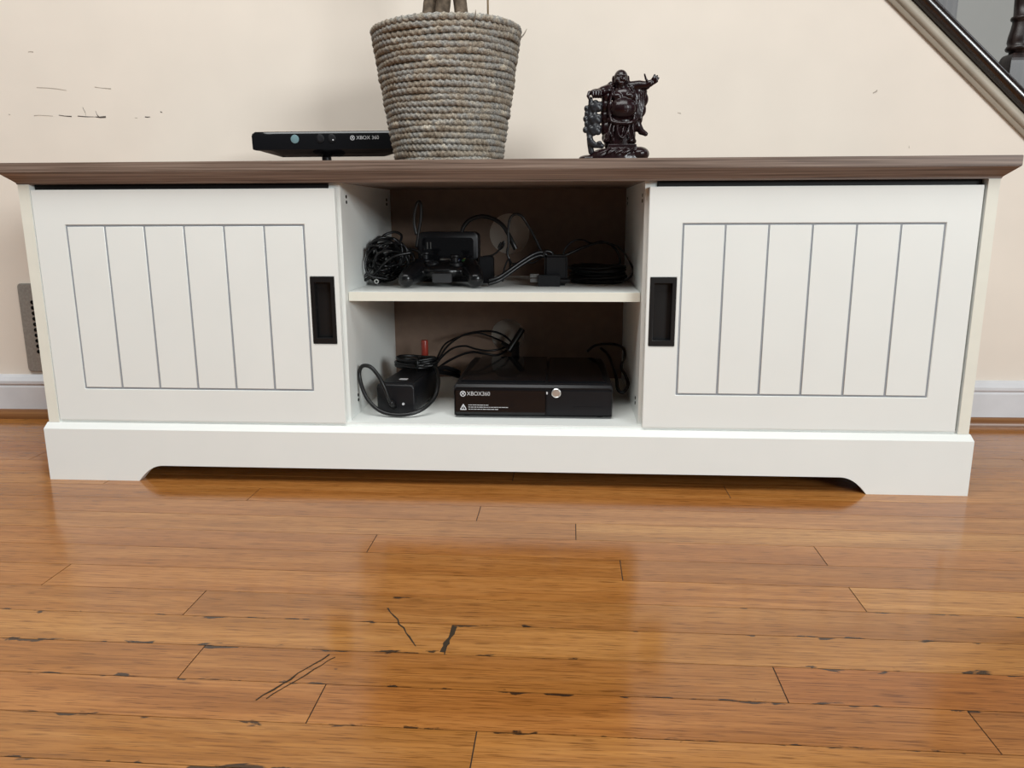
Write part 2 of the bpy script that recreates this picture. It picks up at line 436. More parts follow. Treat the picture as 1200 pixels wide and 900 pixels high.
# nail pin-holes in the baseboard
# stair string: painted moulding on the sloping edge, dark cap above it, balusters
A = wl(1039, 0); B = wl(1200, 162)
sl = Vector((B[0]-A[0], B[1]-A[1])); sl.normalize(); sn = Vector((-sl.y, sl.x))
if sn.y < 0: sn = -sn
ang = math.atan2(sl.y, sl.x)
def slope_bar(name, prof, mat, s0, s1, parent=None, smooth=False):
    """bar running down the stair; profile of (across the slope, depth y)"""
    gg = G(); rings = []
    for s_ in (s0, s1):
        rings.append([(A[0]+sl.x*s_+sn.x*p, yy, A[1]+sl.y*s_+sn.y*p) for p, yy in prof])
    gg.loft(rings)
    o = gg.build(name, mat, parent, smooth=smooth, loc=(0, WY, 0)); o.rotation_euler = (0, 0, WROT)
    return o
# moulding: a soft half-round with a small fillet
prof = [(0, 0), (0, -.006), (.004, -.009)]+[(.007+.0075*(1-math.cos(t)), -.010-.006*math.sin(t)) for t in [PI*k/8 for k in range(0, 9)]]+[(.0275, -.006), (.0275, .002), (.0, .002)]
mold = slope_bar('trim_1', prof, MOLD, -2.2, .86, smooth='auto'); mold['kind'] = 'structure'
# dark cap with rounded nose
cp = [(.028, .12), (.028, -.006)]+[(.042-.014*math.cos(t), -.008-.013*math.sin(t)) for t in [PI*k/10 for k in range(0, 11)]]+[(.056, .12)]
capo = slope_bar('trim_2', cp, RAILW, -2.2, .86, smooth='auto'); capo['kind'] = 'structure'
# wall rising behind the flight
g = G().box(-3.0, 4.0, 1.45, 1.55, 0, 2.9); gw = g.build('wall_stairwell', GREYWALL); gw['kind'] = 'structure'

def baluster(uc, label):
    # stands on the sloping cap; square foot block cut to the slope, turned vase above
    yb = .050
    p = W(uc, 60, WY+yb); x = p.x; h = .0235
    def ztop_of_cap(xx): # top surface of the cap in the wall frame
        t = (xx-(A[0]+sn.x*.056))/sl.x; return A[1]+sn.y*.056+sl.y*t
    t = thing('stair_baluster', label, 'baluster', (x, WY+yb+math.tan(WROT)*x, ztop_of_cap(x)), WROT, 'turned balusters on the stair')
    zl, zr = ztop_of_cap(x-h)-ztop_of_cap(x), ztop_of_cap(x+h)-ztop_of_cap(x)
    zt = .083
    blk = G(); rings = [[(-h, -h, zl), (h, -h, zr), (h, h, zr), (-h, h, zl)]]
    for k in range(0, 7):
        a = PI/2*k/6; q = h*(1-.35*(1-math.cos(a))); rings.append([(-q, -q, zt-.02+.02*math.sin(a)), (q, -q, zt-.02+.02*math.sin(a)), (q, q, zt-.02+.02*math.sin(a)), (-q, q, zt-.02+.02*math.sin(a))])
    blk.loft(rings).build('foot_block', BALW, t)
    tv = [(.016, zt-.002), (.016, zt+.004), (.0215, zt+.006), (.0235, zt+.010), (.0215, zt+.014), (.0195, zt+.016), (.0215, zt+.022), (.0205, zt+.032),
          (.0175, zt+.046), (.0160, zt+.056), (.016, zt+.060), (.0190, zt+.062), (.0200, zt+.065), (.0190, zt+.068), (.0155, zt+.070), (.0165, zt+.09),
          (.0185, zt+.14), (.0185, zt+.20), (.014, zt+.34), (.0115, zt+.5), (.0115, zt+.62)]
    G().lathe(tv, 24).build('turned_shaft', BALW, t, smooth=True)
    return t
baluster(1198, 'dark turned wooden baluster with square foot at the right edge above the sloping stair cap')
baluster(1099, 'dark stair baluster higher up the stair, only its square foot in view')

# wall vent left of the stand
v0 = wl(21, 332); v1 = wl(34.5, 435)
vx, vz0, vz1 = v0[0], v1[1], v0[1]
vt = thing('wall_vent', 'grey perforated metal vent on the wall beside the left end of the stand', 'vent', (0, WY, 0), WROT)
vw = .27
def rrect(x0, x1, z0, z1, r, n=5):
    out = []
    for cx, cz, a0 in ((x1-r, z0+r, -PI/2), (x1-r, z1-r, 0), (x0+r, z1-r, PI/2), (x0+r, z0+r, PI)):
        for k in range(n+1):
            a = a0+PI/2*k/n; out.append((cx+r*math.cos(a), cz+r*math.sin(a)))
    return out
G().prism_y(rrect(vx, vx+vw, vz0, vz1, .008), -.006, .001).build('cover_plate', VENT, vt, bevel=.002)
# perforations: short slots in columns
pg = G()
for cx in range(10):
    for k in range(10):
        z = vz0+.045+k*(vz1-vz0-.085)/9; x = vx+.030+cx*.024
        pg.lathe([(.0042, .0), (.0042, .0012)], 8, (x, -.0057, z), 'y')
pg.build('perforations', HOLE, vt)['kind'] = 'stuff'

# ------------------------------------------------------------------ the stand
TS = thing('tv_stand', 'long white television stand with brown wood top and two sliding panelled doors', 'tv stand', (0, .19, 0))
O = (0, .19, 0)
def tp(gg, name, mat, parent=TS, **k): return gg.build(name, mat, parent, offset=O, **k)
ZT0, ZT1 = .4835, .5152
# tabletop: square edge above, chamfer below on front and both ends
XT, XB, YF, YB_, YFB = .7625, .7455, -.010, .398, .0065
z1 = .5005
rings = [[(-XB, YFB, ZT0), (XB, YFB, ZT0), (XB, YB_, ZT0), (-XB, YB_, ZT0)],
         [(-XB, YFB, ZT0+.0022), (XB, YFB, ZT0+.0022), (XB, YB_, ZT0+.0022), (-XB, YB_, ZT0+.0022)],
         [(-XT, YF, z1), (XT, YF, z1), (XT, YB_, z1), (-XT, YB_, z1)],
         [(-XT, YF, ZT1), (XT, YF, ZT1), (XT, YB_, ZT1), (-XT, YB_, ZT1)]]
tp(G().loft(rings), 'tabletop', TOPW, bevel=.0007)
# side panels and dividers
PT = .018
SX = .7437
for s in (-1, 1):
    x0, x1 = sorted((s*SX, s*(SX-PT)))
    if s > 0: x0 += .0012
    o = tp(G().box(x0, x1, .0076, .384, .0, ZT0), 'side_panel', WHITE)
    fx = G().box(x0+.0002, x1-.0002, .0068, .0078, .0985, ZT0-.0005)
    tp(fx, 'edge_strip', EDGE, o)
    o.children[0].location = (0, 0, 0)
DX = .2345
for s in (-1, 1):
    x0, x1 = sorted((s*DX, s*(DX+PT)))
    o = tp(G().box(x0, x1, .0235, .384, .085, ZT0), 'divider', WHITE)
    for (py, pz) in ((.055, .459), (.347, .459), (.072, .131)):
        hg = G().lathe([(.0028, 0), (.0028, .0012)], 10, (0, 0, 0), 'x')
        hg.lathe([(.0028, 0), (.0028, .0012)], 10, (0, 0, .0085), 'x')
        hg.v = [(p[0]+(-DX-.0002 if s < 0 else DX-.001), p[1]+py, p[2]+pz-.004) for p in hg.v]
        tp(hg, 'peg_hole', HOLE, o)
# shelf, bottom, back
sh = tp(G().box(-DX+.0008, DX-.0008, .0405, .378, .2990, .3138), 'shelf', WHITE)
tp(G().box(-DX+.001, DX-.001, .0395, .0407, .2992, .3136), 'edge_strip', EDGE, sh)
tp(G().box(-SX+PT, SX-PT, .0115, .384, .0855, .1030), 'bottom_panel', WHITE)
bp_ = G()
def ring_hole(gg, x0, x1, z0, z1, cx, cz, r, y0, y1, n=32):
    """rectangular sheet with one round cable hole"""
    a = []; b_ = []
    for k in range(n):
        t = 2*PI*k/n; c, s_ = math.cos(t), math.sin(t)
        a.append((cx+r*c, cz+r*s_))
        sc = min(((x1-cx)/c if c > 1e-9 else (x0-cx)/c if c < -1e-9 else 1e9), ((z1-cz)/s_ if s_ > 1e-9 else (z0-cz)/s_ if s_ < -1e-9 else 1e9))
        b_.append((cx+sc*c, cz+sc*s_))
    # snap nearest outline points to the corners
    for X, Z in ((x0, z0), (x0, z1), (x1, z0), (x1, z1)):
        k = min(range(n), key=lambda i: (b_[i][0]-X)**2+(b_[i][1]-Z)**2); b_[k] = (X, Z)
    for y, fl in ((y0, 1), (y1, -1)):
        vs_ = [(p[0], y, p[1]) for p in a]+[(p[0], y, p[1]) for p in b_]
        gg.add(vs_, [(i, (i+1) % n, n+(i+1) % n, n+i) for i in range(n)])
    gg.add([(p[0], y0, p[1]) for p in a]+[(p[0], y1, p[1]) for p in a], [(i, n+i, n+(i+1) % n, (i+1) % n) for i in range(n)])
    gg.add([(p[0], y0, p[1]) for p in b_]+[(p[0], y1, p[1]) for p in b_], [(i, (i+1) % n, n+(i+1) % n, n+i) for i in range(n)])
H1 = W(597, 274, .386); H2 = W(595, 393, .386)
ring_hole(bp_, -DX-.01, DX+.01, .306, ZT0, H1.x, H1.z, .040, .3845, .3885)
ring_hole(bp_, -DX-.01, DX+.01, .09, .306, H2.x, H2.z, .034, .3845, .3885)
tp(bp_, 'back_panel', BACKP)
for s in (-1, 1):
    x0, x1 = sorted((s*(DX+.0105), s*(SX-.002)))
    tp(G().box(x0, x1, .3845, .3885, .09, ZT0), 'back_panel', BACKP)
# plinth with chamfered top edge and arched cut-out
pl = []
a0, a1, za = .5945, .5515, .0272
left = [(-.75, 0), (-a0, 0)]
curve = []
for k in range(0, 11):      # quarter-ellipse like arch ends: steep at the floor, easing to level
    t = k/10; curve.append((-a0+.0004+(a0-a1)*t, .0004+(za-.0004)*(1-(1-t)**2.1)))
polyL = left+curve
poly = polyL+[(-x, z) for x, z in polyL[::-1]]+[(.75, .0887), (-.75, .0887)]
gg = G()
n = len(poly)
# front board with the arch, then the bevelled top
gg.prism_y(poly, 0.0, .018)
pfo = tp(gg, 'plinth', WHITE)
tp(G().loft([[(-.75, 0, .0887), (.75, 0, .0887), (.75, .018, .0887), (-.75, .018, .0887)],
             [(-.7462, .0065, .0982), (.7462, .0065, .0982), (.7462, .018, .0982), (-.7462, .018, .0982)]]), 'plinth_bevel', WHITE, pfo)
for s in (-1, 1):
    x0, x1 = sorted((s*.75, s*(SX+.0004)))
    pp = tp(G().box(x0, x1, .0182, .384, 0, .0887), 'plinth_return', WHITE, pfo)
# track above the doors
for s in (-1, 1):
    x0, x1 = sorted((s*(DX+PT+.001), s*(SX-PT-.001)))
    tp(G().box(x0, x1, .020, .05, .455, ZT0-.0005), 'sliding_track', DARK)
    tp(G().box(x0, x1, .030, .034, .10, .4545), 'door_backing', DARK)
    tr = tp(G().box(x0+.004, x1-.004, .0255, .0275, .102, .112), 'lower_guide', DARK)
# doors
def door(x0, x1, z0, z1, px0, px1, pz0, pz1, hx0, hx1, hz0, hz1):
    y0, y1 = .0076, .0225
    gw_ = .0030
    d = G()
    xs = sorted([x0, px0, px1, hx0, hx1, x1]); zs = sorted([z0, pz0, hz0, hz1, pz1, z1])
    def solid(i, j):
        cx, cz = (xs[i]+xs[i+1])/2, (zs[j]+zs[j+1])/2
        if px0 < cx < px1 and pz0 < cz < pz1: return False
        if hx0 < cx < hx1 and hz0 < cz < hz1: return False
        return True
    grid_plate(d, xs, zs, solid, y0, y1)
    do = tp(d, 'door', WHITE, bevel=.0007, seg=2)
    tp(G().box(px0, px1, y0+.0014, y1-.001, pz0, pz1), 'groove_backing', GROOVE, do)
    n_ = 6; pw = (px1-px0)/n_
    gap = gw_/2
    for k in range(n_):
        a = px0+pw*k+(gw_ if k == 0 else gap); b_ = px0+pw*(k+1)-(gw_ if k == n_-1 else gap)
        tp(G().box(a, b_, y0+.0002, y0+.0016, pz0+gw_, pz1-gw_), 'plank', WHITE, do, bevel=.0005, seg=1)
    # flush pull: rim standing just proud of the door, sunk tray inside
    rim = .0062; h = G()
    X = [hx0, hx0+rim, hx1-rim, hx1]; Z = [hz0, hz0+rim*1.5, hz1-rim*1.5, hz1]
    grid_plate(h, X, Z, lambda i, j: not (i == 1 and j == 1), y0-.0012, y0+.0105)
    h.box(X[1], X[2], y0+.0095, y0+.0105, Z[1], Z[2])
    tp(h, 'handle', BLACKH, do, bevel=.0006, seg=2)
    return do
door(-.7245, -.2394, .1024, .4752, -.6745, -.2895, .1559, .4213, -.2852, -.2468, .2340, .3408)
door(.2400, .7228, .1024, .4748, .2906, .6750, .1559, .4213, .2453, .2852, .2338, .3405)

# ------------------------------------------------------------------ potted tree in a rope basket
PC = Vector((-.0835, .165, ZT1))
PTREE = thing('potted_tree', 'coiled rope basket planter with three bare grey-brown plant trunks on the stand', 'potted plant', PC)
HB = .2155; NR = 23
r_bot, r_top = .0895, .1225
def prof_r(t): return r_bot+(r_top-r_bot)*(t**.92)
lin = G()
lin.loft([[(prof_r(t)*.955*math.cos(2*PI*k/40), prof_r(t)*.955*math.sin(2*PI*k/40), .003+(HB-.010)*t) for k in range(40)] for t in (0, .25, .5, .75, 1)], cap=False)
lin.f.append(tuple(range(39, -1, -1)))
basket = lin.build('basket', ROPE, PTREE, smooth=True)
def coil(zc, R, rr, tilt, seedk, twist=132, na=400, ns=8):
    gg = G(); rings = []; ph = random.uniform(0, 6); amp = [random.uniform(-1, 1) for _ in range(6)]
    for i in range(na):
        a = 2*PI*i/na
        wob = sum(amp[q]*math.sin((q+2)*a+seedk+q) for q in range(6))
        Rl = R+.0005*wob; z0_ = zc+.0006*wob+tilt*math.cos(a)*R
        ring = []
        for k in range(ns):
            b_ = 2*PI*k/ns
            rad = rr*(1+.20*math.cos(2*(b_)+a*twist/2*1.0+ph))*(1+.05*math.sin(a*23+ph))
            ring.append(((Rl+rad*.95*math.cos(b_))*math.cos(a), (Rl+rad*.95*math.cos(b_))*math.sin(a), z0_+rad*1.08*math.sin(b_)))
        rings.append(ring)
    rings.append(rings[0]); gg.loft(rings, cap=False)
    return gg.build('rope_coil', ROPE, basket, smooth=True)
rr = HB/NR/2
for k in range(NR):
    t = k/(NR-1)
    coil(rr*1.3+(HB-2.3*rr)*t, prof_r(t)-rr*.75, rr*1.03, .022*t**2, k*1.7)
# a few loose fibre ends at the rim
for a, l in ((.12, .010), (3.0, .007), (5.2, .008)):
    gg = G(); c, s_ = math.cos(a), math.sin(a); R = r_top
    gg.tube([((R-.004)*c, (R-.004)*s_, HB-.012), ((R+.004)*c, (R+.004)*s_, HB-.006), ((R+l)*c, (R+l)*s_, HB+.004)], [.0018, .0012, .0004], 6)
    gg.build('fibre_end', ROPE, basket, smooth=True)
gg = G()
rings = [[(r*math.cos(2*PI*k/36), r*math.sin(2*PI*k/36), HB-.034+random.uniform(-.002, .002)+(.006 if r < .06 else 0)) for k in range(36)] for r in (.112, .085, .05, .02, .003)]
gg.loft(rings, cap=False); gg.f.append(tuple(4*36+i for i in range(36)))
gg.build('soil', SOIL, PTREE, smooth=True)
def trunk(pts, rads):
    gg = G(); gg.tube(pts, rads, 14, step=6)
    # knobbly bark
    gg.v = [(x+random.uniform(-.0006, .0006), y+random.uniform(-.0006, .0006), z) for x, y, z in gg.v]
    return gg.build('trunk', BARK, PTREE, smooth=True)
ZS = HB-.036
trunk([(-.040, -.012, ZS), (-.033, -.010, ZS+.022), (-.0275, -.008, ZS+.05), (-.020, .004, ZS+.11), (.004, .014, ZS+.19), (.016, .0, ZS+.27), (-.006, -.012, ZS+.38)], [.020, .0155, .0122, .0115, .0105, .0095, .0085])
trunk([(-.006, -.026, ZS), (-.005, -.025, ZS+.022), (-.0035, -.023, ZS+.05), (.004, -.018, ZS+.11), (.016, -.004, ZS+.19), (-.006, .010, ZS+.27), (-.016, .004, ZS+.38)], [.018, .0140, .0120, .0112, .0102, .0095, .0085])
trunk([(.034, -.018, ZS), (.031, -.016, ZS+.022), (.0275, -.014, ZS+.05), (.018, .000, ZS+.11), (-.008, -.012, ZS+.19), (-.012, -.014, ZS+.27), (.012, -.004, ZS+.38)], [.018, .0140, .0115, .011, .010, .0095, .0085])
G().tube([(.070, -.012, ZS), (.069, -.011, ZS+.45)], .0016, 8, smooth=False).build('support_stake', STAKE, PTREE, smooth=True)
pq = W(509.5, 17.5, PC.y-.106)-PC
gg = G().ell(pq, (.0045, .004, .0035)); gg.build('pebble', PRINTW, PTREE, smooth=True)

# ------------------------------------------------------------------ motion sensor bar
KY = .262
KL = W(303, 168, KY).x
KW_ = .283
KC = Vector((W(383, 187, KY).x, KY, ZT1))
SB = thing('sensor_bar', 'glossy black motion sensor bar on a small foot, partly behind the rope basket', 'sensor bar', KC)
zb0, zb1 = W(370, 184.0, KY-.012).z-ZT1, W(370, 153.8, KY-.03).z-ZT1; zch = W(370, 175.0, KY-.03).z-ZT1
xl, xr = KL-KC.x, KL-KC.x+KW_
gg = G()
def kin_ring(x, inset):
    q = inset
    return [(x, -.030, zch+q*.5), (x, -.031, zb1-.004-q), (x, -.028, zb1-q), (x, .026-q, zb1-.001-q), (x, .030-q, zb1-.006-q), (x, .020-q, zb0+.003+q), (x, -.012, zb0+q), (x, -.0285, zch-.0012+q*.5)]
gg.loft([kin_ring(xl+.002, .005), kin_ring(xl, .0035), kin_ring(xl+.006, .0), kin_ring(xl+.048, .0), kin_ring(xr-.048, .0), kin_ring(xr-.006, 0), kin_ring(xr, .0035), kin_ring(xr-.002, .005)])
# tapering underside towards the ends
gg.v = [(x, y, z+(zch-zb0)*.95*(1 if (z < zch-.002 and (x < xl+.01 or x > xr-.01)) else 0)) for x, y, z in gg.v]
kb = gg.build('bar', GLOSSB, SB, smooth='auto')
G().lathe([(.030, .0), (.030, .003), (.026, .006), (.014, .0095), (.0085, .013), (.0085, zb0+.004)], 28).build('foot', MATB, SB, smooth='auto')
yF = -.0312
def disc(u, v, r, mat, name, d=.0012):
    p = W(u, v, KY+yF)
    return G().lathe([(r, 0), (r, d*.5), (r*.8, d)], 24, (p.x-KC.x, yF+.0004, p.z-ZT1), 'y').build(name, mat, kb, smooth='auto')
disc(345.5, 163, .0075, LENSB, 'projector_window')
disc(375, 162.5, .0075, MATB, 'lens_ring'); disc(375, 162.5, .0052, LENSD, 'camera_lens', .0018)
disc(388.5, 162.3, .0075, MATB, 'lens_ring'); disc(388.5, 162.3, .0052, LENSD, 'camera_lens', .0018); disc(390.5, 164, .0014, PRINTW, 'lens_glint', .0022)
p = W(413, 161.5, KY+yF)
def orb_logo(x, y, z, r, parent, mat):
    gg = G(); n = 24
    ring = lambda rad, yy: [(x+rad*math.cos(2*PI*k/n), yy, z+rad*math.sin(2*PI*k/n)) for k in range(n)]
    gg.loft([ring(r, y), ring(r, y-.0004), ring(r*.8, y-.0004), ring(r*.8, y)], cap=False)
    for s in (-1, 1):   # the two crossing curved strokes
        pts = [(x+s*r*.62, y-.0002, z-r*.7), (x+s*r*.18, y-.0002, z-.05*r), (x-s*r*.18, y-.0002, z+r*.32), (x-s*r*.62, y-.0002, z+r*.62)]
        gg.tube(pts, r*.13, 6)
    return gg.build('orb_emblem', mat, parent)
orb_logo(p.x-KC.x, yF+.0002, p.z-ZT1, .0042, kb, PRINTW)
lettering('XBOX 360', 'logo_lettering', PRINTW, kb, (p.x-KC.x+.007, yF+.0000, p.z-ZT1), .0088, sx=1.02)

# ------------------------------------------------------------------ laughing figurine
FY = .15
FC = Vector((W(727, 130, FY).x, FY, ZT1))
FIG = thing('figurine', 'dark maroon resin laughing monk figurine with raised arm standing on the stand', 'figurine', FC)
def F(u, v, y=0): return ((u-727)*.001405, y, .147-(v-83)*.001332)
b = G()
# skirt / legs under the robe
b.loft([[(F(727, 0)[0]+rx*math.cos(2*PI*k/20)+dx, .002+ry*math.sin(2*PI*k/20)*1.0, z) for k in range(20)]
        for rx, ry, z, dx in ((.020, .016, .020, .0), (.0245, .018, .030, -.001), (.0255, .019, .045, 0), (.024, .0195, .060, .001), (.021, .018, .075, .002))])
# belly, chest, shoulders
b.ell(F(729.5, 128, -.006), (.0225, .0200, .0195), 20, 14)
b.ell(F(730, 112, .000), (.0205, .0160, .0150), 18, 12)
b.ell(F(713, 106, .003), (.0100, .0105, .0090)); b.ell(F(746, 107, .003), (.0100, .0105, .0090))
# pectorals and navel roll
b.ell(F(723, 114, -.0125), (.0085, .006, .006)); b.ell(F(737, 114, -.0125), (.0085, .006, .006))
# neck, head, jowls, ears, face
b.ell(F(727, 101, -.002), (.010, .010, .007))
b.ell(F(726.5, 91.5, -.003), (.0112, .0120, .0125), 20, 14)
b.ell(F(726.8, 96, -.006), (.0118, .0095, .0075))
for s in (-1, 1):
    b.ell((F(726.5, 93)[0]+s*.0122, .000, F(0, 93)[2]), (.0022, .0040, .0060)); b.ell((F(726.5, 98)[0]+s*.0125, -.001, F(0, 98.5)[2]), (.0022, .0026, .0042))
    b.ell((F(726.5, 95)[0]+s*.0058, -.0138, F(0, 95.2)[2]), (.0040, .0030, .0034))   # cheeks
    b.ell((F(726.5, 90)[0]+s*.0050, -.0142, F(0, 89.7)[2]), (.0040, .0016, .0010))   # brows
    b.ell((F(726.5, 91.6)[0]+s*.0050, -.0136, F(0, 91.8)[2]), (.0026, .0016, .0009))  # laughing eyes
b.ell(F(726.5, 93.8, -.0158), (.0022, .0024, .0026))                                   # nose
b.tube([F(722, 96.5, -.0140), F(724.5, 98.3, -.0152), F(726.5, 98.8, -.0156), F(728.5, 98.3, -.0152), F(731, 96.5, -.0140)], .0010, 6)  # upper lip
b.tube([F(722.8, 97.8, -.0135), F(726.5, 101.3, -.0148), F(730.2, 97.8, -.0135)], .0012, 6)                                                # lower lip
# raised arm, hand with five fingers
b.cap([F(738, 102, .002), F(748, 100.5, -.001), F(756, 101, -.005)], [.0095, .0082, .0066])
b.cap([F(755, 100.5, -.005), F(760, 99, -.008)], [.0062, .0054])
b.ell(F(760.5, 98.5, -.009), (.0058, .0030, .0050))
for (u0, v0_, u1, v1_, u2, v2_, r_) in ((761.0, 96.5, 763.0, 93.0, 764.5, 89.6, .0020), (763, 97.2, 765.8, 94.0, 767.4, 90.8, .0020),
                                       (764, 98.3, 766.9, 95.8, 769.2, 93.4, .0019), (764, 99.6, 766.5, 98.3, 768.2, 97.2, .0014), (757.5, 98, 754.6, 94.2, 753.0, 88.8, .0020)):
    b.cap([F(u0, v0_, -.009), F(u1, v1_, -.011), F(u2, v2_, -.0105)], [r_*1.15, r_, r_*.8], 8)
# wide sleeve falling from the raised arm, hem turned outwards
for (u, v, rx, ry, rz) in ((750, 107, .0110, .0090, .010), (753.0, 116, .0090, .0085, .012), (751.5, 128, .0080, .0080, .012), (748, 138, .0078, .0078, .012), (747.5, 147, .0070, .0070, .010)):
    b.ell(F(u, v, .004), (rx, ry, rz))
b.cap([F(748, 146, .004), F(752, 154, .002), F(757, 157, .0)], [.0062, .0056, .0040])
for k in range(5):   # sleeve folds
    b.tube([F(744+k*2.6, 108, -.006), F(746+k*2.0, 122, -.0055+.0006*k), F(745+k*1.4, 140, -.004)], .0013, 6)
# robe edges framing the belly, sash and skirt folds
b.tube([F(718, 103, -.010), F(714.5, 118, -.010), F(713.5, 132, -.011), F(718, 144, -.016), F(727, 148, -.018)], .0024, 8)
b.tube([F(738, 103, -.010), F(743.5, 116, -.010), F(744, 132, -.011), F(740, 144, -.016), F(729, 148, -.018)], .0024, 8)
b.tube([F(712, 140, -.010), F(720, 144.5, -.018), F(730, 146, -.021), F(740, 144, -.018), F(746, 139, -.010)], .0028, 8)
for u0, u1 in ((716, 713), (720, 718), (732, 728), (736, 739), (741, 744)):
    b.tube([F(u0, 146, -.015), F((u0+u1)/2-1, 156, -.0195), F(u1, 167, -.016)], .0018, 6)
b.tube([F(723, 148, -.019), F(724, 158, -.022), F(730, 163, -.021), F(735, 155, -.020), F(737, 148, -.018)], .0020, 8)
b.ell(F(714, 160, -.004), (.0085, .012, .008)); b.ell(F(740, 166, -.006), (.009, .012, .006)); b.ell(F(712, 165, -.008), (.007, .009, .005))
for (u, v, rx, ry, rz) in ((711, 112, .0095, .010, .012), (709.5, 124, .0095, .0095, .013), (709.5, 137, .0095, .009, .013), (711, 150, .010, .009, .013), (713, 161, .010, .010, .010), (743, 120, .011, .010, .014), (742, 140, .009, .009, .014), (738, 158, .011, .010, .012)):
    b.ell(F(u, v, .003), (rx, ry, rz))
# lowered arm and fist gripping the cord
b.cap([F(712, 105, .002), F(706, 107, -.004), F(700.5, 109, -.008)], [.0090, .0080, .0065])
b.ell(F(699, 109, -.010), (.0115, .0080, .0062))
for k in range(4): b.cap([F(694+k*3.2, 108, -.017), F(694+k*3.0, 112.5, -.0175), F(695+k*2.8, 115, -.014)], [.0022, .0021, .0018], 8)
b.cap([F(690.5, 109, -.009), F(689, 113, -.012), F(690.5, 116.5, -.012)], [.0034, .0028, .0022], 8)
# sack-carrying shoulder roll behind the head
b.cap([F(712, 101.5, .008), F(716, 98.5, .009), F(721, 99, .008)], [.0050, .0060, .0060])
remeshed(b, 'body', RESIN, FIG, .0010, 2)
# base: carved slab on a rounded mound
m_ = G()
m_.loft([[(F(725, 0)[0]+rx*math.cos(2*PI*k/28), .003+rx*.62*math.sin(2*PI*k/28), z) for k in range(28)] for rx, z in ((.0475, 0), (.0478, .006), (.0465, .013), (.0435, .019), (.037, .0235), (.029, .0258))])
m_.ell(F(691, 186, .004), (.017, .016, .0065)); m_.ell(F(750, 181, -.002), (.017, .022, .012))
m_.box(F(713, 0)[0], F(746, 0)[0], -.017, .018, .020, .0315)
for k in range(4): m_.tube([F(703+k*9, 182, -.026), F(709+k*9, 178.5, -.0255), F(716+k*9, 174.5, -.020)], .0022, 6)
remeshed(m_, 'pedestal', RESIN, FIG, .0012, 3)
# string of round fruits and coins hanging from the fist
s_ = G()
for u, v, r_ in ((698.5, 125, .0098), (698, 139.5, .0098), (698, 152, .0092)):
    for k in range(5):
        a = 2*PI*k/5+.5; s_.ell((F(u, 0)[0]+.0062*math.cos(a), -.009, F(0, v)[2]+.0052*math.sin(a)), (.0055, .0060, .0055), 12, 8)
    s_.ell(F(u, v, -.009), (.0085, .0065, .0085))
for u, v in ((687.5, 127), (686.5, 139), (686.3, 152), (688, 145), (688, 133)): s_.ell(F(u, v, -.006), (.0042, .0045, .0052), 12, 8)
s_.cap([F(692, 116, -.008), F(691, 158, -.006), F(692, 166, -.006)], [.0035, .0045, .004]); 
s_.ell(F(692, 163, -.008), (.0055, .0055, .0065)); s_.cap([F(693, 166, -.008), F(698, 170.5, -.010), F(706, 171.5, -.010)], [.0055, .0048, .0042])
s_.ell(F(703, 168, -.012), (.0045, .0045, .0035)); s_.cap([F(692, 166, -.004), F(694, 178, -.002)], [.005, .005])
remeshed(s_, 'fruit_string', RESING, FIG, .0010, 2)

# ------------------------------------------------------------------ console
ZN = .1030   # niche floor
CX0, CX1 = -.0678, .1955; CW = CX1-CX0
CC = Vector(((CX0+CX1)/2, .0535, ZN))
CON = thing('game_console', 'black game console lying flat in the lower open compartment', 'game console', CC)
hx = CW/2; HC = .0562; DC = .262
gg = G()
# front face stands upright, top leans into a shallow dish and back edge narrows
def cring(y, ins, zt, zb=.003): return [(-hx+ins, y, zb), (hx-ins, y, zb), (hx-ins, y, zt-.004), (hx-ins-.004, y, zt), (-hx+ins+.004, y, zt), (-hx+ins, y, zt-.004)]
gg.loft([cring(.002, .003, HC-.0025, .005), cring(.0, .0015, HC-.004, .0045), cring(.004, .0, HC), cring(.02, .0, HC+.0002), cring(.20, .002, HC+.001), cring(DC-.01, .004, HC), cring(DC, .006, HC-.004)])
cb = gg.build('body', MATB, CON, smooth='auto')
# gloss insert on the top: broad left wing and narrower right wing, parted by a step
G().prism_z([(-hx+.010, .022), (.020, .022), (.020, DC-.014), (-hx+.022, DC-.014)], HC-.0005, HC+.0032).build('top_panel', GLOSSB, CON, bevel=.001)
G().prism_z([(.0245, .022), (hx-.010, .022), (hx-.020, DC-.014), (.0245, DC-.014)], HC-.0005, HC+.0022).build('top_panel', GLOSSB, CON, bevel=.001)
# gloss front for the disc drawer
xs = -hx+.003; xm = CX0+(640-533)/185*CW-CC.x
fp = G().box(xs, xm, -.0022, .004, .006, .0478).build('disc_front', GLOSSB, CON, bevel=.0012)
G().box(xm+.0015, hx-.002, -.0012, .004, .006, .0478).build('control_front', MATB, CON, bevel=.0012)
def cpos(u, v): p = W(u, v, CC.y-.002); return p.x-CC.x, p.z-ZN
x, z = cpos(651.8, 460.8)
pb = G().lathe([(.0078, 0), (.0078, .0012), (.0066, .0020), (.0062, .0016), (.001, .0018)], 32, (x, -.0012, z), 'y').build('power_button', SILVER, CON, smooth='auto')
x, z = cpos(641, 460.8)
G().box(x-.0012, x+.0012, -.0018, .0, z-.002, z+.002).build('eject_sensor', PRINT, CON)
x0_, z0_ = cpos(672, 487); x1_, z1_ = cpos(712, 477)
G().box(x0_, x1_, -.0020, .0, max(z0_, .008), z1_).build('port_door', MATB, CON, bevel=.0006)
x, z = cpos(542.5, 461.3)
orb_logo(x, -.0022, z, .0048, fp, PRINTW)
lettering('XBOX360', 'logo_lettering', PRINT, fp, (x+.0065, -.0024, z), .0098, sx=.92)
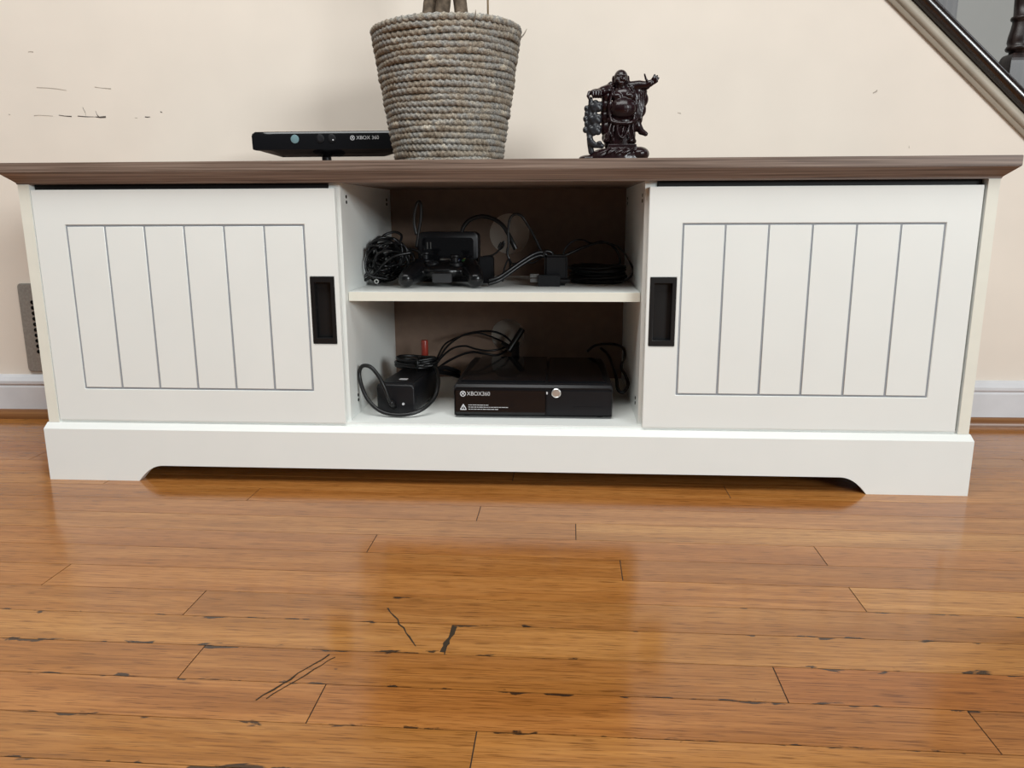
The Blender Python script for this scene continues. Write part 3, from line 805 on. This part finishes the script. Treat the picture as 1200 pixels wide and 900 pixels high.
# caution mark with fine print beside it
x, z = cpos(543, 477)
tri = G()
for a, b_ in (((-.0050, -.0042), (.0050, -.0042)), ((.0050, -.0042), (0, .0050)), ((0, .0050), (-.0050, -.0042))):
    tri.tube([(x+a[0], -.0022, z+a[1]), (x+b_[0], -.0022, z+b_[1])], .0007, 6, smooth=False)
tri.box(x-.0006, x+.0006, -.0026, -.002, z-.001, z+.0025); tri.box(x-.0006, x+.0006, -.0026, -.002, z-.003, z-.0018)
tri.build('caution_mark', PRINTW, fp)
for k, wd in enumerate((.034, .066, .050)):
    z_ = z+.0038-k*.0036; pr = G(); xx = x+.0085
    while xx < x+.0085+wd:
        ww = random.uniform(.002, .0065); pr.box(xx, min(xx+ww, x+.0085+wd), -.0025, -.002, z_-.0005, z_+.0005); xx += ww+.0009
    pr.build('fine_print', PRINT, fp)
for fx in (-hx+.02, hx-.02):
    for fy in (.02, DC-.02): G().lathe([(.008, 0), (.008, .0035)], 16, (fx, fy, 0)).build('rubber_foot', DARK, CON)

# ------------------------------------------------------------------ power brick with its lead
def cable(name, label, pts, r, cat='cable', parent=None, base=None, n=8, group=None, mat=None, closed=False):
    pts = [Vector(p) for p in pts]
    gg = G().tube(pts, r, n, closed=closed, step=6)
    if parent is not None:
        return gg.build(name, mat or CABLE, parent, smooth=True, offset=base)
    z = min(p.z for p in pts); c = Vector((sum(p.x for p in pts)/len(pts), sum(p.y for p in pts)/len(pts), z-(r if not isinstance(r, list) else r[0])))
    o = gg.build(name, mat or CABLE, None, smooth=True, offset=c, loc=c); return tag(o, label, cat, group)
def rest(p, zz): return Vector((p.x, p.y, max(p.z, zz)))
BC = Vector((-.162, .150, ZN))
PB = thing('power_brick', 'black power brick with thick looped lead, left of the game console', 'power brick', BC, -.10)
gg = G()
bw, bh = .0335, .0515
def brr(y, i): return [(x_, y, z_) for x_, z_ in rrect(-bw+i, bw-i, .001+i, bh-i, .007, 4)]
gg.loft([brr(-.079, .003), brr(-.0805+.002, .0015), brr(-.076, 0), brr(.070, 0), brr(.0725, .0015), brr(.074, .004)])
pbb = gg.build('case', MATB, PB, smooth='auto')
G().prism_z(rrect(-bw+.007, bw-.007, -.068, .062, .006), bh-.0003, bh+.0009).build('top_inset', MATB, PB, bevel=.0004)
G().prism_z(rrect(-.004, .010, -.045, -.034, .001), bh+.0008, bh+.0013).build('sticker', PRINT, PB)
G().lathe([(.0022, 0), (.0022, .0012)], 14, (.0135, -.0787, .018), 'y').build('indicator_lamp', PRINT, PB)
# strain relief and looped lead
def toB(p):
    d = Vector(p)-BC; c, s_ = math.cos(.10), math.sin(.10); return (d.x*c-d.y*s_, d.x*s_+d.y*c, d.z)
lead = [W(460, 474, .072), W(456, 468, .055), W(450, 453, .052), W(443, 440, .055), W(434, 430, .060), W(425, 429, .068), W(421, 437, .072), W(424, 453, .066), W(431, 468, .058), W(443, 480, .052),
        rest(W(458, 485.5, .048), ZN+.0036), rest(W(478, 485.5, .047), ZN+.0036), rest(W(496, 479, .060), ZN+.0045), W(509, 466, .085), W(513.5, 450, .11), W(512.5, 436, .15), W(508, 429, .20)]
lo = G().tube([toB(p) for p in lead], .0034, 10, step=6); lo.build('lead', CABLE, PB, smooth=True)
G().tube([toB(W(462, 476, .074)), toB(W(459.5, 473, .066)), toB(W(457.5, 470.5, .058))], [.0058, .0052, .0042], 12, smooth=False).build('strain_relief', CABLE, PB, smooth=True)
# coil of lead tied up on the brick
CO = Vector(W(488, 430, .21)); zt_ = ZN+bh
co = thing('cable_coil', 'tied coil of black cable lying on the back of the power brick', 'cable', (CO.x, CO.y, zt_+.001))
for k in range(6):
    ph = k*.7; rx, ry = .034+.004*math.sin(k*2.1), .022+.004*math.cos(k*1.7)
    pts = [(rx*math.cos(a)+.002*math.sin(3*a+ph), ry*math.sin(a)+.003*math.cos(2*a+ph), .0062+.0042*(k % 4)+.0015*math.sin(a*2+ph)) for a in [2*PI*q/12 for q in range(12)]]
    G().tube(pts, .0028, 8, closed=True, step=4).build('loop', CABLE, co, smooth=True)
G().tube([(.008, -.028, .003), (.008, -.028, .020), (.009, -.012, .022), (.009, -.012, .003)], .0020, 6, closed=True).build('tie', CABLE, co, smooth=True)

# red stick standing at the back
RP = W(498.5, 440, .30); rz = W(498.5, 398.5, .30).z-ZN
rm = thing('red_tube', 'short slim red plastic tube standing upright behind the power brick', 'tube', (RP.x, .30, ZN))
G().lathe([(.0066, 0), (.0066, rz*.62), (.0069, rz*.63), (.0070, rz*.97), (.0060, rz)], 18).build('barrel', RED, rm, smooth='auto')
G().lathe([(.0071, rz*.60), (.0071, rz*.63)], 18).build('cap_ring', plain('red_dark', (.16, .015, .01), .4), rm, smooth='auto')

# cables from the coil through the cable hole in the back panel
avb = W(515, 425, .24)
av = thing('hole_cable', 'thin black cables arching over the console into the round cable hole', 'cable', (avb.x, avb.y, ZN))
for pts, r_ in (([(506, 431, .22), (514, 421, .24), (524, 406, .27), (541, 393.5, .31), (561, 388.5, .34), (578, 388.5, .36), (592, 394, .375), (600, 402, .40)], .0021),
                ([(508, 432, .22), (518, 418, .25), (531, 408, .29), (545, 405.5, .32), (558, 409, .345), (572, 411, .36), (586, 409, .372), (598, 404, .40)], .0020),
                ([(510, 434, .22), (524, 424, .26), (540, 416, .30), (554, 412.5, .33), (568, 414.5, .35), (584, 416, .365), (597, 408, .40)], .0024),
                ([(507, 430, .225), (513, 418, .25), (520, 405, .28), (530, 398, .305), (545, 392.5, .33), (562, 390.5, .35), (584, 398, .372), (602, 408, .40)], .0018)):
    G().tube([W(*q)-Vector((avb.x, avb.y, ZN)) for q in pts], r_, 8, step=6).build('strand', CABLE, av, smooth=True)
for q0_, q1_, q2_ in (((509, 433, .205), (522, 431, .235), (538, 436, .27)), ((509, 436, .205), (522, 437, .235), (538, 441, .268))):
    G().tube([W(*q0_)-Vector((avb.x, avb.y, ZN)), W(*q1_)-Vector((avb.x, avb.y, ZN)), W(*q2_)-Vector((avb.x, avb.y, ZN))], .0045, 9, step=5).build('strand', CABLE, av, smooth=True)
for a, b_, r_ in (((612, 386, .372), (596, 411, .352), .0062), ((589, 402, .374), (602, 413, .352), .0040), ((604, 402, .372), (604, 419, .345), .0085)):
    G().tube([W(*a)-Vector((avb.x, avb.y, ZN)), W(*b_)-Vector((avb.x, avb.y, ZN))], r_, 10, smooth=False).build('plug', CABLE, av, smooth='auto')

# cable behind the right end of the console
cable('console_cable', 'black cable loop hanging between the game console and the right divider',
      [W(688, 412, .345), W(697, 405, .35), W(708, 403, .35), (W(722, 404, .34)), W(731, 409, .30), W(732, 420, .26), W(728, 430, .22), W(733, 440, .19), rest(W(736, 451, .17), ZN+.02), rest(W(730, 460, .15), ZN+.012), rest(W(724, 456, .16), ZN+.02), W(722, 442, .20), W(718, 428, .26), W(712, 415, .31), W(704, 408, .34)], .0028)

# ------------------------------------------------------------------ upper compartment
ZS_ = .3138
# controller
GCc = Vector((-.094, .150, ZS_))
GP = thing('game_controller', 'black wireless game controller with two thumbsticks lying at the front of the open shelf', 'game controller', GCc, .03)
b = G()
b.ell((0, .012, .027), (.058, .032, .017), 20, 12)
b.ell((0, -.004, .026), (.040, .026, .014), 20, 12)
for s in (-1, 1):
    b.cap([(s*.043, .012, .027), (s*.052, -.018, .022), (s*.0585, -.045, .0165)], [.0205, .0175, .0135], 14)
    b.ell((s*.0585, -.046, .0155), (.0140, .0135, .0140))
    b.ell((s*.036, .040, .030), (.020, .010, .0085))   # bumper
    b.cap([(s*.040, .045, .024), (s*.042, .056, .016)], [.010, .007])   # trigger
body = remeshed(b, 'shell', SATB, GP, .0016, 5)
def stick(x_, y_, z_):
    s0 = G().lathe([(.0135, -.004), (.0135, .001), (.0105, .0025), (.006, .003), (.006, .010), (.0092, .0115), (.0092, .0145), (.0075, .0155), (.002, .0145)], 24, (x_, y_, z_)).build('thumbstick', MATB, GP, smooth='auto')
stick(-.034, .018, .0425); stick(.020, -.004, .0385)
dp = G().lathe([(.0125, -.003), (.0125, .001), (.0115, .002)], 24, (-.019, -.004, .0385)); dp.box(-.028, -.010, -.0075, -.0005, .038, .0425); dp.box(-.0225, -.0155, -.013, .005, .038, .0425)
dp.build('directional_pad', MATB, GP, smooth='auto')
for dx, dy, cl in ((0, -.011, (.015, .05, .015)), (.011, 0, (.16, .03, .03)), (-.011, 0, (.01, .015, .05)), (0, .011, (.22, .17, .07))):
    G().ell((.034+dx, .018+dy, .0425), (.0048, .0048, .0035), 14, 8).build('face_button', plain('button_tint', cl, .25), GP, smooth=True)
G().lathe([(.0095, -.002), (.0095, .0012), (.0075, .0024), (.001, .0026)], 24, (0, .024, .0435)).build('guide_button', SILVER, GP, smooth='auto')
G().prism_y(rrect(-.0165, .0165, .008, .0235, .002, 3), -.0335, -.020).build('battery_pack', plain('battery_grey', (.03, .03, .032), .5), GP, bevel=.001)

# power adapter box behind the controller
a0 = W(489, 272, .225); a1 = W(560, 300, .225)
AC = Vector(((a0.x+a1.x)/2, .25, ZS_))
AD = thing('adapter_box', 'upright black adapter box behind the game controller', 'adapter', AC, 0)
ah = a0.z-ZS_; aw = (a1.x-a0.x)/2
gg = G()
def arr(y, i): return [(x_, y, z_) for x_, z_ in rrect(-aw+i, aw-i, i, ah-i, .010, 5)]
gg.loft([arr(-.024, .002), arr(-.0225, 0), arr(.0225, 0), arr(.024, .002)]); gg.build('case', MATB, AD, smooth='auto')
G().prism_y(rrect(-aw+.008, aw-.008, .010, ah-.010, .006), -.0252, -.0235).build('front_panel', GLOSSB, AD, bevel=.0005)
for dx in (-aw+.017, -aw+.023): G().box(dx, dx+.002, -.0258, -.025, ah-.03, ah-.018).build('vent_slot', PRINTD, AD)
# thick lead that arches out of the box
th = [W(541, 274, .24), W(543, 266, .24), W(551, 257.5, .24), (W(564, 253.5, .24)), W(577, 256, .235), W(588, 263, .23), W(595, 273, .225), W(601, 285, .22), W(604.5, 292, .22)]
G().tube([p-AC for p in th], [.0038]*7+[.0044, .0046], 10, step=6).build('lead', CABLE, AD, smooth=True)

# tangle of cable on the left
TB = W(455, 310, .19)
tg = thing('cable_tangle', 'messy tangle of thin black cable against the left divider on the open shelf', 'cable', (TB.x, .19, ZS_))
tb = Vector((TB.x, .19, ZS_))
rnd = random.Random(3)
for k in range(17):
    cx_, cz_ = rnd.gauss(457, 9), rnd.gauss(301, 6); ru, rv = rnd.uniform(13, 27), rnd.uniform(8, 21); tilt = rnd.uniform(-.9, .2); ph = rnd.uniform(0, 6); yc = rnd.uniform(.15, .225)
    pts = []
    for q in range(11):
        a = 2*PI*q/11; du, dv = ru*math.cos(a)*(1+.12*math.sin(2*a+ph)), rv*math.sin(a)*(1+.12*math.cos(3*a+ph))
        u_ = cx_+du*math.cos(tilt)-dv*math.sin(tilt); v_ = cz_+du*math.sin(tilt)+dv*math.cos(tilt)
        u_ = min(max(u_, 430+(v_-300)*-.12), 496); v_ = max(v_, 268)
        p = W(u_, v_, yc+.022*math.sin(a+ph)); p = rest(p, ZS_+.003); p.x = max(p.x, -DX+.004)
        if u_ > 462: p = rest(W(u_, v_, max(p.y, .212)), ZS_+.003)
        pts.append(p-tb)
    G().tube(pts, rnd.choice((.0018, .0021, .0025)), 7, closed=True, step=4).build('loop', CABLE, tg, smooth=True)
# hook of stiff cable on the left edge and twist-tie loop standing up
G().tube([p-tb for p in (W(431, 300, .15), W(431.5, 292, .15), W(436, 289, .155), W(441, 294, .16), W(440, 305, .16), W(433, 318, .155), W(426, 325, .15), W(428, 328, .15), W(438, 322, .15), W(450, 309, .15), W(463, 300, .15), W(482, 296, .16))], .0026, 8, step=6).build('loop', CABLE, tg, smooth=True)
G().tube([p-tb for p in (W(488, 275, .19), W(485.5, 262, .19), W(486, 248, .19), W(489, 238, .19), W(492, 236.5, .19), W(493.5, 243, .19), W(493, 257, .19), W(490.5, 272, .19), W(488, 290, .19))], .0027, 8, step=6).build('twist_tie_loop', CABLE, tg, smooth=True)
G().lathe([(.0055, 0), (.0055, .012), (.0045, .014)], 16, tuple(rest(W(443.5, 329, .155), ZS_+.006)-tb), 'y').build('plug', CABLE, tg, smooth='auto')
G().lathe([(.0040, .014), (.0040, .0150), (.0022, .0150), (.0022, .013)], 16, tuple(rest(W(443.5, 329, .155), ZS_+.006)-tb), 'y').build('plug_tip', SILVER, tg, smooth='auto')

# small block with a little ring loop to the right of the box
sbp = Vector((W(569, 310, .21).x, .215, ZS_))
sb_ = thing('connector_block', 'small black connector block with a looped cord right of the adapter box', 'connector', sbp)
p0, p1 = W(561, 301, .20), W(578, 318, .20)
G().box(p0.x-sbp.x, p1.x-sbp.x, -.015, .012, 0, p0.z-ZS_).build('case', MATB, sb_, bevel=.002)
G().tube([q-sbp for q in (W(566, 301, .21), W(577, 299, .21), W(584, 294, .21), W(588, 286.5, .21), W(590.5, 283, .21), W(590, 288, .21), W(586, 292, .21), W(584.5, 289.5, .21), W(587.5, 284, .21))], .0018, 7, step=6).build('cord', CABLE, sb_, smooth=True)

# thin tied cable that rises in a narrow arch
ta = [(597, 322, .19), (598, 308, .19), (594.5, 297, .19), (596, 285, .19), (595.5, 270, .19), (598, 256, .19), (604, 251, .19), (611, 253, .19), (618, 263, .19), (627, 279, .185), (634, 294, .18), (641, 305, .175), (640, 318, .17)]
cable('arched_cable', 'thin black cable rising in a narrow arch in front of the upper cable hole', [rest(W(*q), ZS_+.004) for q in ta], .0022)
cable('short_cable_tie', 'short thin cord twisted round the foot of the arched cable', [rest(W(*q), ZS_+.003) for q in ((589, 330, .185), (591, 315, .185), (596, 304, .185), (601, 309, .183), (612, 307, .18), (624, 308, .18), (633, 303, .18), (636, 300, .18))], .0016)

# wall adapter with a doubled thick lead
WC = Vector((W(648, 330, .16).x, .17, ZS_))
wa = thing('wall_adapter', 'square black wall plug adapter with doubled lead near the middle of the open shelf', 'adapter', WC)
q0, q1 = W(630, 322.5, .138), W(656.5, 335.5, .138)
c1 = G().box(q0.x-WC.x, q1.x-WC.x, .138-.17, .155-.17, 0, q0.z-ZS_).build('plug_face', MATB, wa, bevel=.0012)
q2, q3 = W(638, 299, .158), W(665, 322, .158)
G().box(q2.x-WC.x, q3.x-WC.x, .156-.17, .186-.17, .0, q2.z-ZS_).build('case', MATB, wa, bevel=.004, seg=3)
for zz in (.007, .015):
    xx = q0.x-WC.x; G().box(xx-.013, xx+.002, -.026, -.0245, zz, zz+.006).build('prong', PRINTD, wa)
for k, dv in enumerate((0, 4)):
    G().tube([rest(W(u_, v_+dv, y_), ZS_+.0035)-WC for u_, v_, y_ in ((642, 300, .172), (634, 295.5, .168), (624, 298.5, .16), (610, 307, .15), (596, 317, .14), (584, 325, .13), (572, 329, .125))], .0030, 9, step=6).build('lead', CABLE, wa, smooth=True)
G().tube([W(u_, v_, y_)-WC for u_, v_, y_ in ((640, 303, .17), (637, 298, .168), (640, 294.5, .168), (646, 296, .17), (648, 301, .172))], .0030, 9, step=6).build('knot', CABLE, wa, smooth=True)

# coiled cable bundle at the right with stray loops
RC = Vector((W(700, 325, .22).x, .215, ZS_))
rb = thing('coiled_cable', 'thick black cable coil with stray loops at right end of open shelf', 'cable', RC)
for k in range(13):
    rx, ry = .044+.005*math.sin(k*1.9), .030+.004*math.cos(k*2.3); zc = .0042+.0062*(k % 5); ph = k*.9
    zc = min(zc, .030)
    pts = [(rx*math.cos(a)+.002*math.sin(2*a+ph), ry*math.sin(a)+.002*math.cos(3*a), zc+.0015*math.sin(2*a+ph)) for a in [2*PI*q/12 for q in range(12)]]
    G().tube(pts, .0034, 8, closed=True, step=4).build('loop', CABLE, rb, smooth=True)
for pts, r_ in (([(660, 299, .19), (662, 292, .19), (668, 285, .195), (676, 281, .20), (684, 281.5, .205), (691, 284.5, .21), (699, 285, .215), (712, 285, .215), (724, 289, .21), (733, 298, .20), (740, 311, .19), (742, 319, .185), (738, 325, .18), (730, 329.5, .18), (720, 330, .18)], .0016),
                ([(661, 300, .19), (672, 295, .195), (684, 289.5, .20), (696, 285.5, .205), (706, 283.5, .21), (716, 287, .215), (723, 294, .22), (726.5, 304, .22), (726, 316, .22)], .0024)):
    G().tube([rest(W(*q), ZS_+.003)-RC for q in pts], r_, 8, step=6).build('stray_loop', CABLE, rb, smooth=True)
G().tube([rest(W(657, 329, .15), ZS_+.005)-RC, rest(W(668, 329, .15), ZS_+.005)-RC], [.0045, .0035], 10, smooth=False).build('plug', CABLE, rb, smooth='auto')
